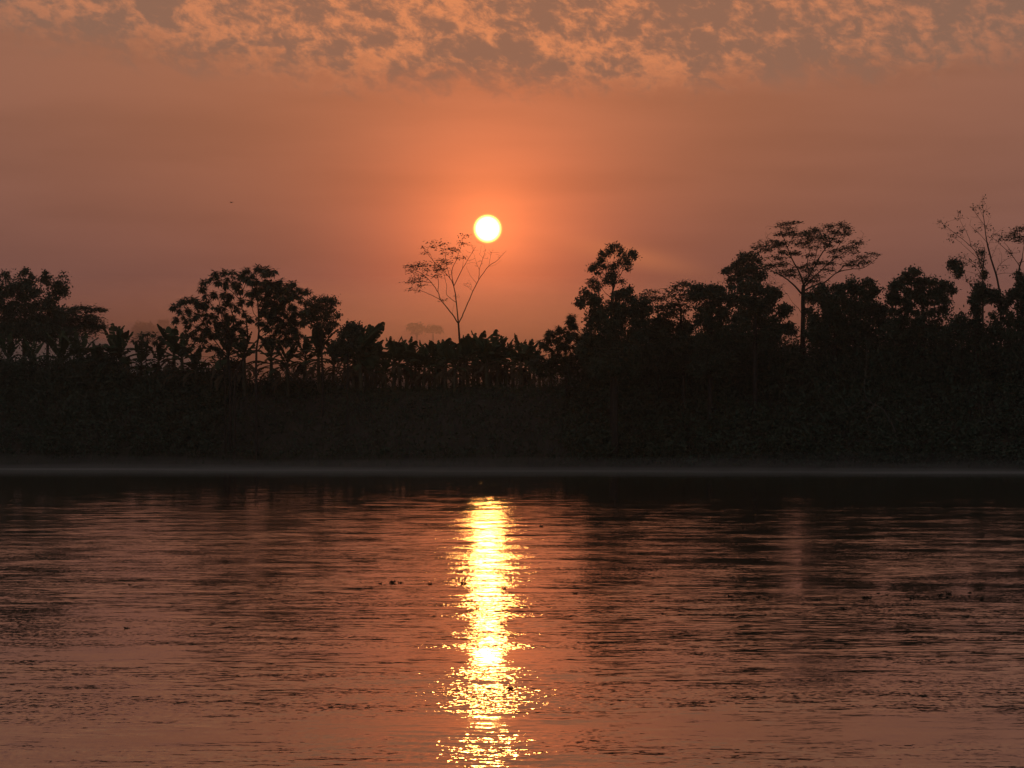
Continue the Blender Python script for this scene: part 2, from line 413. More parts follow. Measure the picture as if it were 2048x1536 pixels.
# ------------------------------------------------------------------ trees
class Tree:
    def __init__(s, name, label, Y, cat='tree', group=None, leaf=M_LEAF, bark=M_BARK):
        s.name, s.label, s.Y, s.cat, s.group, s.leafm, s.bark = name, label, Y, cat, group, leaf, bark
        s.w, s.f = Geo(), Geo()
        s.np_, s.n3, s.nr = [], [], []        # skeleton nodes: photo position, point, radius
        s.k = Y / F                            # metres per photo pixel
        s.base = None
    def nearest(s, x, y):
        P = np.array(s.np_); q = (P[:, 0] - x) ** 2 + (P[:, 1] - y) ** 2
        return int(np.argmin(q))
    def limb(s, pts, r0, r1, depth=None, sides=5, wob=.25):
        """pts in photo pixels from the fork outwards; r in metres; depth = metres that its tip leans away"""
        pts = [tuple(map(float, p)) for p in pts]
        if s.np_:
            k = s.nearest(*pts[0]); y0 = s.n3[k][1]; pts[0] = s.np_[k]
        else:
            y0 = s.Y
        ln = sum(math.dist(p, q) for p, q in zip(pts, pts[1:])) * s.k
        if depth is None: depth = rng.uniform(-.5, .5) * ln
        C = catmull(np.array(pts), 4); n = len(C)
        t = np.linspace(0, 1, n)
        R = r0 + (r1 - r0) * t ** .8
        P3 = []
        for k in range(n):
            jx = rng.normal(0, wob) if 0 < k else 0; jy = rng.normal(0, wob) if 0 < k else 0
            P3.append(at(C[k][0] + jx, C[k][1] + jy, y0 + depth * t[k]))
        s.w.tube(P3, R, sides)
        for k in range(n):
            s.np_.append((C[k][0], C[k][1])); s.n3.append(P3[k]); s.nr.append(R[k])
        if s.base is None: s.base = P3[0].copy()
    def trunk(s, pts, r0, r1):
        """first trunk, carried down to the ground below its lowest point"""
        p = at(*pts[0], s.Y); g = float(ground(p[0], p[1]))
        pyg = pts[0][1] + (p[2] - g + .3) / s.k
        pts = ([(pts[0][0], pyg)] if pyg > pts[0][1] + 2 else []) + list(pts)
        first = not s.np_
        if first:
            s.limb(pts, r0, r1, depth=0.0, sides=7, wob=.15)
            s.base = np.array((s.n3[0][0], s.n3[0][1], g))
        else:                                   # another stem of the same tree
            keep = (s.np_, s.n3, s.nr); s.np_, s.n3, s.nr = [], [], []
            yy = s.Y; s.Y = yy + rng.uniform(-1, 1); s.limb(pts, r0, r1, depth=0.0, sides=7, wob=.15); s.Y = yy
            for a_, b_ in zip(keep, (s.np_, s.n3, s.nr)): a_.extend(b_)
            s.np_, s.n3, s.nr = keep
    def twig(s, P, r=.03, up=.25):
        """a bent branch from the nearest skeleton node to point P"""
        A = np.array(s.n3); v = P - A
        dist = np.linalg.norm(v, axis=1) + np.clip(-v[:, 2], 0, None) * 2.0
        k = int(np.argmin(dist)); a_ = A[k]; ln = np.linalg.norm(P - a_)
        if ln < .15: return
        m_ = (a_ + P) / 2 + np.array((0, 0, -up * ln * .35)) + rng.normal(0, .05 * ln, 3)
        C = catmull([a_, m_, P], 3)
        r0 = min(max(r * (1 + .25 * ln), r), s.nr[k] * .9 + .004)
        R = np.linspace(r0, max(r * .5, .012), len(C))
        s.w.tube(C, R, 4)
        for q, rr in zip(C[1:], R[1:]):
            s.n3.append(q); s.nr.append(rr); s.np_.append((1e6, 1e6))
    def clump(s, x, y, rx, ry, style='broad', dens=1.0, L=.42, limb=True, yoff=None):
        k = s.k
        hx, hz = rx * k, ry * k
        hy = min(hx, 4.0)
        if yoff is None: yoff = rng.uniform(-.5, .5) * min(4.0, 1.2 * hx)
        c = at(x, y, s.Y + yoff)
        if limb and s.n3: s.twig(c + np.array((0, 0, -hz * .3)), .035)
        vol = max(hx, .3) * hy * max(hz, .25)
        if style == 'umbrella':
            n = max(1, int(round(1.3 * dens * max(1.0, hx * hz / .35))))
            for q in range(n):
                off = rng.normal(0, .42, 3) * (hx, hy, hz) if n > 1 else rng.normal(0, .1, 3)
                s.rosette(c + off, L * rng.uniform(.8, 1.2))
            return
        nsub = int(max(5, (3.6 * vol ** .72 + 4)))
        dirs = rng.normal(0, 1, (nsub, 3)); dirs /= np.linalg.norm(dirs, axis=1)[:, None]
        rr = rng.uniform(.15, 1.25, nsub) ** .55
        sub = c + dirs * rr[:, None] * (hx, hy, hz) * .88
        for q in range(min(nsub, 7)):
            if limb and s.n3: s.twig(sub[q], .018, .1)
        sg = .12 * (hx + hz) / 2 + .16
        wf = {'spray': .40, 'fine': .46}.get(style, .58)
        area = math.pi * (hx + sg) * (hz + (.4 if style == 'spray' else 1) * sg)
        lai = {'spray': 1.9, 'fine': 2.3}.get(style, 2.7) * dens
        per = int(max(3, lai * area / (.5 * wf * L * L * .5) / nsub))
        C = np.repeat(sub, per, 0); sg = sg * np.repeat(rng.uniform(.45, 1.75, nsub), per)[:, None]
        if style == 'spray':
            off = rng.normal(0, 1, (len(C), 3)) * sg * (1.5, 1.5, .55)
            C = C + off
            D = off * (1, 1, .2) + rng.normal(0, .25, (len(C), 3)) * (1, 1, .45)
            Nn = np.array((0, 0, 1.0)) + rng.normal(0, .45, (len(C), 3))
            s.f.leaves(C, D, Nn, rng.uniform(.6, 1.15, len(C)) * L, rng.uniform(.8, 1.15, len(C)) * wf * L)
        else:
            C = C + rng.normal(0, 1, (len(C), 3)) * sg * (1, 1, .85)
            D = rng.normal(0, 1, (len(C), 3)) + np.array((0, 0, -.35))
            Nn = rng.normal(0, .8, (len(C), 3)) + np.array((0, 0, .9))
            s.f.leaves(C, D, Nn, rng.uniform(.6, 1.2, len(C)) * L, rng.uniform(.8, 1.2, len(C)) * wf * L)
    def rosette(s, c, R):
        if s.n3: s.twig(c, .022)
        n = int(rng.integers(8, 11)); a0 = rng.uniform(0, 6.28)
        for lvl in range(3):
            an = a0 + np.arange(n) * 2 * math.pi / n + rng.normal(0, .18, n) + lvl * .3
            dr = rng.uniform(-1.5, -.35, n) + lvl * .5
            D = np.stack([np.cos(an), np.sin(an), dr], 1)
            Nn = np.stack([-np.cos(an) * dr, -np.sin(an) * dr, np.ones(n)], 1) + rng.normal(0, .15, (n, 3))
            o_ = np.array((rng.normal(0, .12), rng.normal(0, .12), lvl * .08))
            s.f.leaves(np.repeat((c + o_)[None], n, 0), D, Nn, rng.uniform(.75, 1.3, n) * R, .33 * R)
    def bare_twigs(s, x, y, rx, ry, n, r=.012):
        for _ in range(n):
            a_ = rng.uniform(0, 6.28); q = math.sqrt(rng.uniform(0, 1))
            s.twig(at(x + rx * q * math.cos(a_), y + ry * q * math.sin(a_), s.Y + rng.uniform(-1.5, 1.5)), r, -.1)
    def done(s):
        if s.base is None:
            s.base = np.array((0, s.Y, 0))
        e = empty(s.name, tuple(s.base))
        tag(e, s.label, s.cat, s.group)
        if s.w.n: s.w.obj('trunk', s.bark, e, True, s.base)
        if s.f.n: s.f.obj('crown', s.leafm, e, False, s.base)
        return e

def z1(l, ox, oy, k):   # zoomed coordinates to photo coordinates
    return [(ox + q[0] / k, oy + q[1] / k, *(v / k for v in q[2:4]), *q[4:]) for q in l]

# ---- left edge: two broad-leaved trees, one flat crown behind them
t = Tree('broadleaf_tree', 'dark leafy tree with ragged rounded top at the left edge of the far bank', 474)
t.trunk([(48, 700), (50, 640), (52, 590)], .35, .2)
for c in [(20, 572, 24, 18), (52, 562, 17, 20), (12, 606, 30, 24), (58, 600, 28, 28), (36, 640, 48, 26), (52, 543, 6, 6), (10, 553, 11, 7), (-25, 590, 30, 40), (5, 665, 60, 25), (75, 662, 30, 25)]:
    t.clump(*c, dens=1.05, L=.42)
t.done()
t = Tree('broadleaf_tree', 'dark leafy tree with twin-lobed top just right of the left edge tree', 478)
t.trunk([(95, 700), (96, 640), (98, 590)], .3, .15)
for c in [(94, 562, 13, 14), (120, 562, 15, 12), (112, 586, 20, 15), (95, 612, 26, 17), (92, 645, 34, 20), (92, 546, 5, 5), (128, 578, 8, 8), (112, 625, 22, 14), (100, 670, 40, 20)]:
    t.clump(*c, dens=1.05, L=.42)
t.done()
t = Tree('flat_crowned_tree', 'low wide tree with flat layered crown in mist on the left', 505)
t.trunk([(140, 690), (142, 655), (145, 635)], .35, .22)
for c in [(132, 622, 28, 9), (160, 617, 28, 6), (188, 619, 20, 5), (152, 640, 44, 15), (186, 636, 18, 12), (120, 650, 44, 14), (178, 655, 26, 9), (204, 619, 8, 2.5), (150, 665, 50, 12), (190, 650, 17, 8)]:
    t.clump(*c, style='spray', dens=2.0, L=.55)
t.done()

# ---- trees far off in the mist
for (nm, lb, Y, st, cl) in [
    ('distant_tree', 'faint square-topped tree in mist left of the umbrella-leaved tree', 840, [(290, 700), (290, 660)], [(288, 652, 20, 8), (276, 660, 12, 10), (300, 664, 22, 9), (288, 676, 26, 10)]),
    ('distant_tree', 'faint rounded tree in mist touching the umbrella-leaved tree', 850, [(324, 700), (324, 660)], [(324, 648, 13, 10), (320, 664, 18, 12), (340, 662, 12, 10), (324, 680, 22, 10)]),
    ('distant_tree', 'faint flat-topped tree in mist, larger of two left of the bare tree', 930, [(834, 700), (834, 658)], [(832, 651, 15, 4.5), (822, 656, 8, 4), (842, 656, 9, 4), (834, 663, 16, 4)]),
    ('distant_tree', 'faint lower flat-topped tree in mist nearest the bare tree', 960, [(866, 700), (866, 662)], [(864, 655, 16, 3.5), (872, 659, 13, 3.5), (856, 660, 10, 3.5), (880, 662, 8, 3)]),
    ('distant_tree', 'faint tree in mist beside the big vine-covered tree', 860, [(1166, 700), (1166, 680)], [(1164, 672, 12, 8), (1156, 680, 12, 8), (1170, 685, 14, 10)])]:
    t = Tree(nm, lb, Y, group='trees far off in the mist')
    t.trunk(st, .4, .25)
    for c in cl: t.clump(*c, dens=.9, L=.9)
    t.done()

# ---- two umbrella-leaved trees left of centre
E = [(110, 540), (160, 490), (200, 480), (265, 475), (320, 510), (370, 525), (130, 640), (170, 580), (230, 570), (290, 600), (260, 620), (450, 550), (425, 440), (365, 440), (320, 385), (395, 310), (460, 275), (520, 260), (570, 260), (640, 275), (690, 240), (500, 440), (540, 430), (590, 365), (520, 360), (470, 330), (640, 410), (660, 300), (650, 480), (560, 520), (610, 575), (680, 600), (720, 630), (420, 600), (380, 640), (460, 680), (520, 600), (230, 690), (300, 700), (380, 710), (420, 760), (300, 780), (250, 840), (330, 860), (430, 850), (580, 630), (640, 650), (600, 700), (520, 760), (660, 720), (600, 780), (200, 760), (210, 880), (280, 930), (340, 790), (480, 900), (350, 330), (430, 300), (340, 400), (300, 520), (200, 620), (460, 860), (550, 830), (390, 760), (440, 640)]
t = Tree('umbrella_leaved_tree', 'wide many-stemmed tree with clusters of drooping umbrella-like leaves, its arms spread left', 432)
t.trunk(z1([(560, 1120), (545, 950), (575, 800), (590, 640)], 320, 480, 4), .22, .12)
t.trunk(z1([(600, 1130), (660, 960), (700, 800), (690, 640)], 320, 480, 4), .18, .1)
t.trunk(z1([(520, 1110), (480, 980), (520, 820)], 320, 480, 4), .14, .08)
for pts, r in [([(575, 800), (500, 640), (470, 480), (420, 400)], .09), ([(590, 640), (560, 500), (600, 400), (560, 340), (500, 290)], .09), ([(545, 950), (420, 780), (330, 640), (200, 520)], .09), ([(690, 640), (640, 480), (690, 330), (660, 270)], .08), ([(500, 720), (380, 590), (290, 500)], .06), ([(520, 900), (360, 840), (280, 800)], .06), ([(620, 500), (560, 400), (450, 330), (350, 400)], .06)]:
    t.limb(z1(pts, 320, 480, 4), r, .03)
for c in sorted(z1(E, 320, 480, 4), key=lambda q: -q[1]):
    for _ in range(3 if rng.uniform() < .5 else 2):
        t.rosette(at(c[0] + rng.normal(0, 3.2), c[1] + rng.normal(0, 2.2), t.Y + rng.uniform(-3.2, 3.2)), rng.uniform(.7, .95))
for c in z1([(560, 330, 110, 50), (400, 480, 150, 70), (300, 560, 130, 60), (560, 500, 110, 80), (420, 680, 160, 90), (600, 640, 110, 80), (560, 780, 130, 90), (300, 720, 110, 70)], 320, 480, 4):
    for _ in range(9):
        t.rosette(at(c[0] + rng.uniform(-1, 1) * c[2], c[1] + rng.uniform(-1, 1) * c[3], t.Y + rng.uniform(-3.5, 3.5)), rng.uniform(.6, .9))
t.done()
E2 = [(780, 215), (840, 235), (895, 255), (750, 330), (800, 325), (860, 340), (940, 330), (1000, 375), (1060, 350), (1100, 400), (1160, 410), (960, 380), (740, 425), (860, 440), (930, 440), (1000, 460), (1050, 440), (740, 505), (810, 580), (860, 600), (900, 500), (980, 520), (1040, 530), (900, 560), (1000, 600), (1080, 590), (880, 650), (960, 670), (1040, 650), (930, 720), (1010, 720), (1100, 660), (1150, 650), (740, 280), (700, 300), (830, 380), (910, 360), (880, 400), (960, 480), (1090, 450), (930, 610), (850, 520), (800, 660), (850, 700), (1080, 720), (990, 790), (900, 800), (1050, 800), (830, 270), (780, 370), (1020, 410), (850, 480), (940, 540), (1060, 700), (960, 860), (1100, 760), (1150, 580)]
t = Tree('umbrella_leaved_tree', 'tallest umbrella-leaved tree, straight-stemmed with a domed crown beside the round bushy tree', 428)
t.trunk(z1([(770, 1130), (770, 900), (790, 740), (785, 540), (775, 380)], 320, 480, 4), .22, .08)
for pts, r in [([(785, 540), (850, 440), (930, 370), (1000, 360)], .08), ([(790, 740), (900, 640), (980, 540), (1060, 450)], .1), ([(770, 900), (880, 780), (990, 700), (1090, 600)], .1), ([(775, 380), (770, 300), (790, 230)], .06), ([(785, 640), (740, 560), (735, 440)], .06), ([(775, 400), (840, 320), (890, 260)], .05)]:
    t.limb(z1(pts, 320, 480, 4), r, .03)
for c in sorted(z1(E2, 320, 480, 4), key=lambda q: -q[1]):
    for _ in range(4 if rng.uniform() < .6 else 3):
        t.rosette(at(c[0] + rng.normal(0, 3.8), c[1] + rng.normal(0, 2.4), t.Y + rng.uniform(-3.2, 3.2)), rng.uniform(.7, .95))
for c in z1([(850, 370, 110, 50), (960, 480, 120, 80), (880, 600, 110, 80), (1010, 680, 110, 100), (1100, 560, 70, 80), (760, 480, 60, 80), (900, 760, 140, 80), (1060, 780, 80, 60)], 320, 480, 4):
    for _ in range(11):
        t.rosette(at(c[0] + rng.uniform(-1, 1) * c[2], c[1] + rng.uniform(-1, 1) * c[3], t.Y + rng.uniform(-3.5, 3.5)), rng.uniform(.6, .9))
t.done()
t = Tree('umbrella_leaved_tree', 'small young umbrella-leaved tree poking out of the thicket on the left', 452)
t.trunk([(292, 720), (294, 690), (295, 672)], .1, .05)
for c in [(278, 672), (287, 668), (298, 666), (308, 669), (318, 674), (282, 682), (296, 680), (310, 684), (325, 678), (268, 680)]:
    t.rosette(at(*c, t.Y + rng.uniform(-1.5, 1.5)), .85)
t.done()
t = Tree('round_bushy_tree', 'dense small-leaved tree with rounded square crown right of the umbrella-leaved trees', 430)
t.trunk(z1([(1300, 1100), (1290, 850), (1270, 700)], 320, 480, 4), .2, .1)
for pts in ([(1275, 720), (1230, 640), (1210, 560)], [(1280, 750), (1340, 640), (1370, 520)], [(1275, 720), (1280, 600), (1260, 500)], [(1290, 850), (1360, 740), (1390, 640)]):
    t.limb(z1(pts, 320, 480, 4), .07, .03)
for c in z1([(1250, 470, 80, 28), (1350, 480, 60, 30), (1200, 510, 55, 30), (1220, 550, 80, 45), (1330, 550, 90, 45), (1405, 495, 25, 14), (1410, 600, 25, 20), (1290, 620, 90, 45), (1180, 620, 55, 45), (1350, 660, 55, 40), (1340, 720, 50, 30), (1400, 680, 22, 30), (1260, 690, 50, 30)], 320, 480, 4):
    t.clump(*c, style='fine', dens=.95, L=.36)
t.done()
t = Tree('round_bushy_tree', 'low dark bushy tree squeezed against the tallest banana plants', 424)
t.trunk(z1([(1500, 1100), (1505, 900), (1510, 780)], 320, 480, 4), .15, .08)
for c in z1([(1520, 700, 45, 28), (1480, 740, 60, 30), (1560, 710, 50, 30), (1530, 760, 70, 40), (1440, 820, 60, 40), (1400, 880, 60, 50), (1500, 850, 70, 60)], 320, 480, 4):
    t.clump(*c, dens=1.05, L=.42)
t.done()

# ---- slender half-bare tree below the sun
t = Tree('slender_bare_tree', 'slender forked tree under the sun, leaves left only on its left branches', 432)
Z3 = lambda l: z1(l, 740, 420, 4)
t.trunk(Z3([(722, 1180), (718, 1060), (708, 910)]), .20, .13)
for pts, r0, r1, dp in [
    ([(706, 910), (640, 810), (565, 720), (545, 660), (490, 580), (430, 520), (330, 460)], .095, .025, -2.5),
    ([(565, 720), (490, 680), (400, 645), (330, 640)], .05, .018, -2),
    ([(545, 660), (545, 560), (520, 440), (470, 340), (410, 290)], .045, .015, 1.5),
    ([(490, 590), (400, 570), (300, 575)], .035, .012, -1.5),
    ([(706, 910), (690, 740), (670, 610), (640, 545), (580, 480), (500, 400), (430, 310)], .10, .02, 2),
    ([(690, 745), (615, 680), (612, 600), (590, 510), (540, 420)], .045, .015, 1),
    ([(668, 610), (655, 490), (690, 400), (730, 280), (745, 220)], .06, .015, 3),
    ([(672, 610), (740, 470), (800, 370), (850, 290)], .06, .014, 3),
    ([(745, 465), (745, 400), (740, 350)], .025, .01, 1),
    ([(640, 545), (610, 430), (600, 320), (590, 270)], .04, .012, 1),
    ([(708, 905), (760, 800), (810, 680), (870, 560), (950, 450), (1010, 410), (1060, 360), (1090, 325)], .09, .012, -1),
    ([(875, 550), (875, 480), (895, 410), (920, 330), (915, 280)], .045, .01, 1),
    ([(850, 590), (800, 520), (770, 450)], .025, .008, -1),
    ([(820, 660), (790, 620), (750, 600)], .02, .008, 1),
    ([(800, 640), (810, 600), (790, 560)], .015, .008, 0),
    ([(950, 450), (960, 390), (985, 300)], .025, .008, 1),
    ([(885, 480), (850, 420), (830, 350)], .025, .008, 1),
    ([(960, 445), (1000, 440), (1050, 400)], .018, .007, -1),
    ([(655, 840), (668, 770), (672, 750)], .015, .008, 0),
    ([(570, 715), (600, 720), (615, 735)], .015, .008, 0)]:
    t.limb(Z3(pts), r0, r1, dp)
for c in Z3([(320, 450, 40, 18), (380, 450, 50, 22), (430, 440, 40, 25), (350, 490, 45, 20), (420, 520, 40, 20), (330, 575, 45, 16), (390, 560, 45, 18), (340, 635, 40, 14), (400, 600, 40, 18), (370, 540, 40, 15), (520, 440, 40, 20), (570, 400, 45, 25), (600, 420, 40, 25), (560, 460, 40, 20), (610, 350, 30, 15), (500, 260, 40, 14), (530, 290, 35, 15), (590, 270, 30, 12), (650, 310, 35, 18), (690, 320, 30, 15), (750, 210, 35, 12), (740, 270, 30, 15), (450, 340, 25, 14), (430, 300, 20, 8), (590, 720, 25, 10), (540, 480, 40, 20), (460, 480, 40, 20), (740, 380, 18, 14), (680, 380, 18, 12), (590, 310, 30, 12), (540, 520, 40, 18)]):
    t.clump(*c, style='spray', dens=.5, L=.40, limb=True)
for c in Z3([(800, 290, 60, 60), (900, 340, 70, 60), (1000, 370, 70, 50), (850, 420, 60, 50), (780, 600, 40, 25), (620, 480, 60, 60), (500, 560, 60, 60), (690, 690, 30, 20)]):
    t.bare_twigs(*c[:4], 16, .009)
t.done()

# ---- rounded large-leaved tree right of the bananas
Z4 = lambda l: z1(l, 1050, 460, 4)
t = Tree('large_leaved_tree', 'low rounded large-leaved tree at the right end of the banana row', 412)
t.trunk(Z4([(330, 1240), (330, 1050), (320, 900)]), .2, .1)
for c in Z4([(380, 700, 40, 14), (350, 740, 50, 25), (400, 770, 60, 40), (300, 800, 60, 40), (200, 820, 45, 35), (170, 850, 40, 30), (340, 850, 80, 50), (240, 880, 60, 45), (140, 920, 42, 26), (180, 945, 50, 30), (300, 930, 80, 60), (420, 860, 70, 60), (440, 950, 70, 70), (250, 1000, 60, 50), (340, 1040, 100, 70), (110, 1080, 70, 50), (200, 1070, 80, 50), (450, 1060, 80, 70), (60, 1060, 30, 30), (130, 1030, 50, 20), (300, 1120, 120, 50), (160, 1140, 80, 40)]):
    t.clump(*c, style='umbrella', dens=4.5, L=.62)
t.done()

# ---- the tall wispy tree and the vine-draped mass below it
t = Tree('tall_wispy_tree', 'tall thin tree with separate leaf puffs standing highest over the right wood edge', 404, leaf=M_LEAF2)
t.trunk(Z4([(690, 700), (690, 600), (700, 500), (718, 440)]), .2, .11)
for pts in ([(718, 440), (770, 350), (795, 270), (830, 200)], [(702, 500), (700, 400), (705, 300), (715, 180)], [(715, 440), (650, 380), (600, 300), (560, 285)], [(705, 330), (660, 250), (640, 200)], [(690, 560), (640, 500), (580, 430)], [(780, 330), (820, 300), (850, 270)]):
    t.limb(Z4(pts), .06, .02)
for c in Z4([(720, 140, 52, 26), (680, 165, 30, 24), (760, 175, 26, 22), (640, 190, 38, 28), (610, 220, 25, 16), (840, 190, 38, 36), (870, 215, 18, 18), (800, 215, 25, 25), (560, 290, 42, 26), (530, 310, 26, 14), (600, 260, 36, 24), (640, 295, 38, 18), (700, 290, 48, 18), (790, 262, 48, 28), (830, 265, 24, 18), (820, 310, 14, 10), (575, 340, 30, 12), (560, 425, 42, 24), (530, 440, 24, 16), (580, 455, 28, 18), (660, 360, 46, 20), (720, 375, 34, 22), (650, 400, 40, 20), (700, 420, 42, 18), (770, 410, 18, 14), (690, 340, 40, 12), (580, 480, 14, 8)]):
    t.clump(c[0], c[1], c[2] * 1.05, c[3] * 1.05, style='fine', dens=.85, L=.30)
t.done()
t = Tree('vine_covered_tree', 'broad vine-covered tree with bumpy dome below the tall thin tree', 400)
t.trunk(Z4([(720, 1240), (720, 900), (720, 640)]), .45, .25)
for c in Z4([(490, 505, 38, 22), (450, 560, 28, 18), (550, 540, 50, 28), (500, 590, 60, 25), (600, 580, 50, 30), (430, 590, 20, 10), (740, 540, 60, 40), (800, 510, 60, 35), (840, 500, 30, 30), (860, 560, 40, 35), (600, 640, 80, 50), (700, 640, 90, 60), (820, 620, 80, 60), (900, 620, 50, 50), (560, 740, 60, 70), (660, 740, 100, 80), (800, 740, 110, 80), (920, 700, 60, 60), (960, 570, 40, 30), (960, 640, 50, 50), (550, 850, 80, 70), (680, 860, 110, 80), (840, 860, 110, 80), (500, 960, 80, 80), (640, 980, 120, 80), (800, 980, 120, 90), (940, 800, 80, 80), (600, 1100, 140, 80), (800, 1110, 140, 80)]):
    t.clump(*c, dens=1.25, L=.40)
t.done()
t = Tree('open_crowned_tree', 'small open tree with flat leaf tufts in the notch of the right wood', 408, leaf=M_LEAF2)
t.trunk(Z4([(1065, 760), (1065, 660), (1060, 620)]), .13, .09)
for pts in ([(1060, 625), (1030, 570), (1000, 510)], [(1062, 640), (1090, 580), (1120, 540)], [(1060, 620), (1062, 570), (1070, 545)], [(1065, 660), (1000, 600), (950, 560)]):
    t.limb(Z4(pts), .05, .02)
for c in Z4([(1000, 492, 38, 12), (980, 510, 40, 12), (1045, 495, 18, 8), (1060, 545, 40, 14), (960, 540, 40, 18), (1120, 530, 38, 12), (1150, 535, 24, 8), (1030, 540, 40, 12), (930, 580, 40, 24), (1090, 560, 40, 10), (1000, 560, 30, 16), (940, 540, 30, 10)]):
    t.clump(*c, style='spray', dens=1.1, L=.42)
t.done()
t = Tree('layered_tree', 'tree with thin layered branches and gaps, left of the dense round crown', 402, leaf=M_LEAF2)
t.trunk(Z4([(1270, 1240), (1265, 900), (1250, 740), (1245, 620)]), .25, .12)
for pts in ([(1245, 640), (1230, 540), (1270, 460), (1330, 430)], [(1250, 740), (1180, 640), (1150, 590)], [(1248, 700), (1300, 620), (1380, 570)], [(1240, 580), (1190, 520), (1140, 490)]):
    t.limb(Z4(pts), .07, .025)
for c in Z4([(1280, 425, 52, 16), (1300, 440, 50, 14), (1340, 435, 20, 8), (1200, 460, 54, 16), (1150, 490, 38, 10), (1240, 475, 40, 14), (1180, 520, 24, 8), (1260, 510, 60, 14), (1200, 545, 40, 14), (1160, 590, 60, 30), (1230, 590, 60, 24), (1300, 560, 60, 24), (1130, 640, 70, 40), (1250, 640, 60, 20), (1180, 690, 90, 40), (1120, 720, 80, 60), (1330, 610, 40, 18), (1100, 620, 40, 30)]):
    t.clump(*c, style='spray', dens=1.25, L=.46)
for c in Z4([(1180, 800, 120, 80), (1060, 820, 90, 80), (1300, 780, 80, 80), (1050, 740, 70, 50), (1200, 930, 120, 80), (1330, 900, 90, 80), (1060, 950, 90, 90), (1120, 1080, 130, 80), (1300, 1060, 110, 90)]):
    t.clump(*c, dens=1.25, L=.40)
t.done()
t = Tree('round_crowned_tree', 'dense smooth-domed tree right of the layered tree', 398)
t.trunk(Z4([(1480, 1240), (1490, 900), (1480, 640)]), .4, .2)
for c in Z4([(1340, 480, 50, 30), (1400, 478, 55, 34), (1480, 470, 50, 30), (1530, 470, 45, 28), (1560, 500, 40, 40), (1430, 520, 80, 45), (1510, 540, 80, 60), (1350, 530, 50, 28), (1590, 540, 30, 40), (1460, 610, 70, 60), (1550, 630, 60, 60), (1440, 700, 60, 60), (1520, 730, 90, 80), (1400, 640, 30, 16), (1390, 690, 40, 14), (1360, 740, 50, 20), (1470, 850, 100, 80), (1560, 850, 80, 80), (1400, 940, 80, 80), (1500, 980, 110, 90), (1450, 1100, 120, 90), (1580, 1080, 110, 90)]):
    t.clump(*c, dens=1.2, L=.38)
t.done()

# ---- hazier tree leaning on the great umbrella tree, vine column before it
Z5 = lambda l: z1(l, 1400, 400, 4)
t = Tree('slanting_crown_tree', 'reddish hazed tree whose crown slopes up left of the great umbrella-shaped tree', 440, leaf=M_LEAF2)
t.trunk(Z5([(390, 1100), (390, 800), (385, 620)]), .3, .15)
for c in Z5([(370, 445, 45, 22), (410, 440, 40, 24), (340, 470, 40, 28), (300, 505, 42, 30), (430, 490, 60, 34), (370, 520, 60, 36), (260, 560, 44, 30), (330, 580, 60, 45), (440, 560, 70, 45), (190, 572, 24, 13), (220, 560, 26, 14), (250, 620, 30, 30), (300, 640, 50, 36), (420, 630, 70, 40), (500, 600, 40, 40), (260, 680, 30, 30)]):
    t.clump(*c, dens=.9, L=.42)
for c in Z5([(560, 650, 60, 50), (610, 690, 70, 40), (200, 640, 20, 40)]):
    t.bare_twigs(*c[:4], 16, .014)
t.done()
t = Tree('vine_covered_tree', 'vine-covered column of a tree with side tufts, standing before the hazed slanting crown', 396)
t.trunk(Z5([(440, 1200), (440, 900), (430, 720)]), .35, .2)
for c in Z5([(400, 690, 90, 40), (330, 720, 70, 50), (480, 720, 70, 40), (560, 730, 60, 40), (610, 760, 48, 36), (640, 770, 20, 24), (250, 790, 50, 40), (350, 800, 100, 60), (490, 810, 90, 60), (570, 800, 40, 40), (240, 860, 40, 40), (440, 900, 130, 70), (540, 880, 40, 40), (330, 940, 110, 80), (680, 870, 50, 38), (710, 890, 34, 28), (650, 900, 40, 34), (580, 960, 40, 30), (620, 1010, 50, 30), (690, 1010, 50, 30), (480, 1000, 110, 80), (640, 1060, 90, 50), (720, 1050, 40, 40), (300, 1060, 130, 80), (520, 1110, 130, 80)]):
    t.clump(*c, dens=1.2, L=.38)
t.done()

# ---- the great umbrella-shaped tree
t = Tree('umbrella_shaped_tree', 'great spreading tree with wide umbrella-shaped airy crown above the right wood', 402, leaf=M_LEAF2)
t.trunk(Z5([(822, 1080), (826, 900), (824, 760), (830, 680)]), .36, .24)
for pts, r0, r1 in [
    ([(824, 760), (740, 670), (660, 610), (580, 570), (520, 530)], .15, .03),
    ([(830, 680), (790, 570), (735, 470), (700, 380), (660, 280), (640, 220)], .14, .025),
    ([(735, 470), (660, 410), (580, 370), (480, 370)], .07, .02),
    ([(700, 380), (740, 300), (770, 200)], .05, .02),
    ([(830, 680), (885, 590), (960, 450), (1040, 340), (1110, 240), (1150, 200)], .14, .025),
    ([(845, 600), (860, 490), (880, 390), (870, 280)], .09, .02),
    ([(885, 590), (920, 470), (950, 340), (960, 260)], .07, .02),
    ([(830, 700), (930, 600), (1050, 490), (1150, 420), (1250, 350)], .13, .025),
    ([(1050, 490), (1100, 380), (1160, 290)], .06, .02),
    ([(828, 730), (900, 690), (1000, 655), (1100, 580), (1200, 555), (1300, 545), (1390, 490), (1430, 440)], .13, .02),
    ([(1100, 580), (1180, 510), (1260, 480), (1330, 460)], .06, .02),
    ([(1200, 555), (1280, 510), (1380, 430)], .04, .02),
    ([(660, 610), (600, 520), (540, 460)], .05, .02),
    ([(780, 550), (690, 500), (610, 470)], .05, .02),
    ([(822, 920), (790, 870), (740, 820), (710, 770)], .05, .015)]:
    t.limb(Z5(pts), r0, r1)
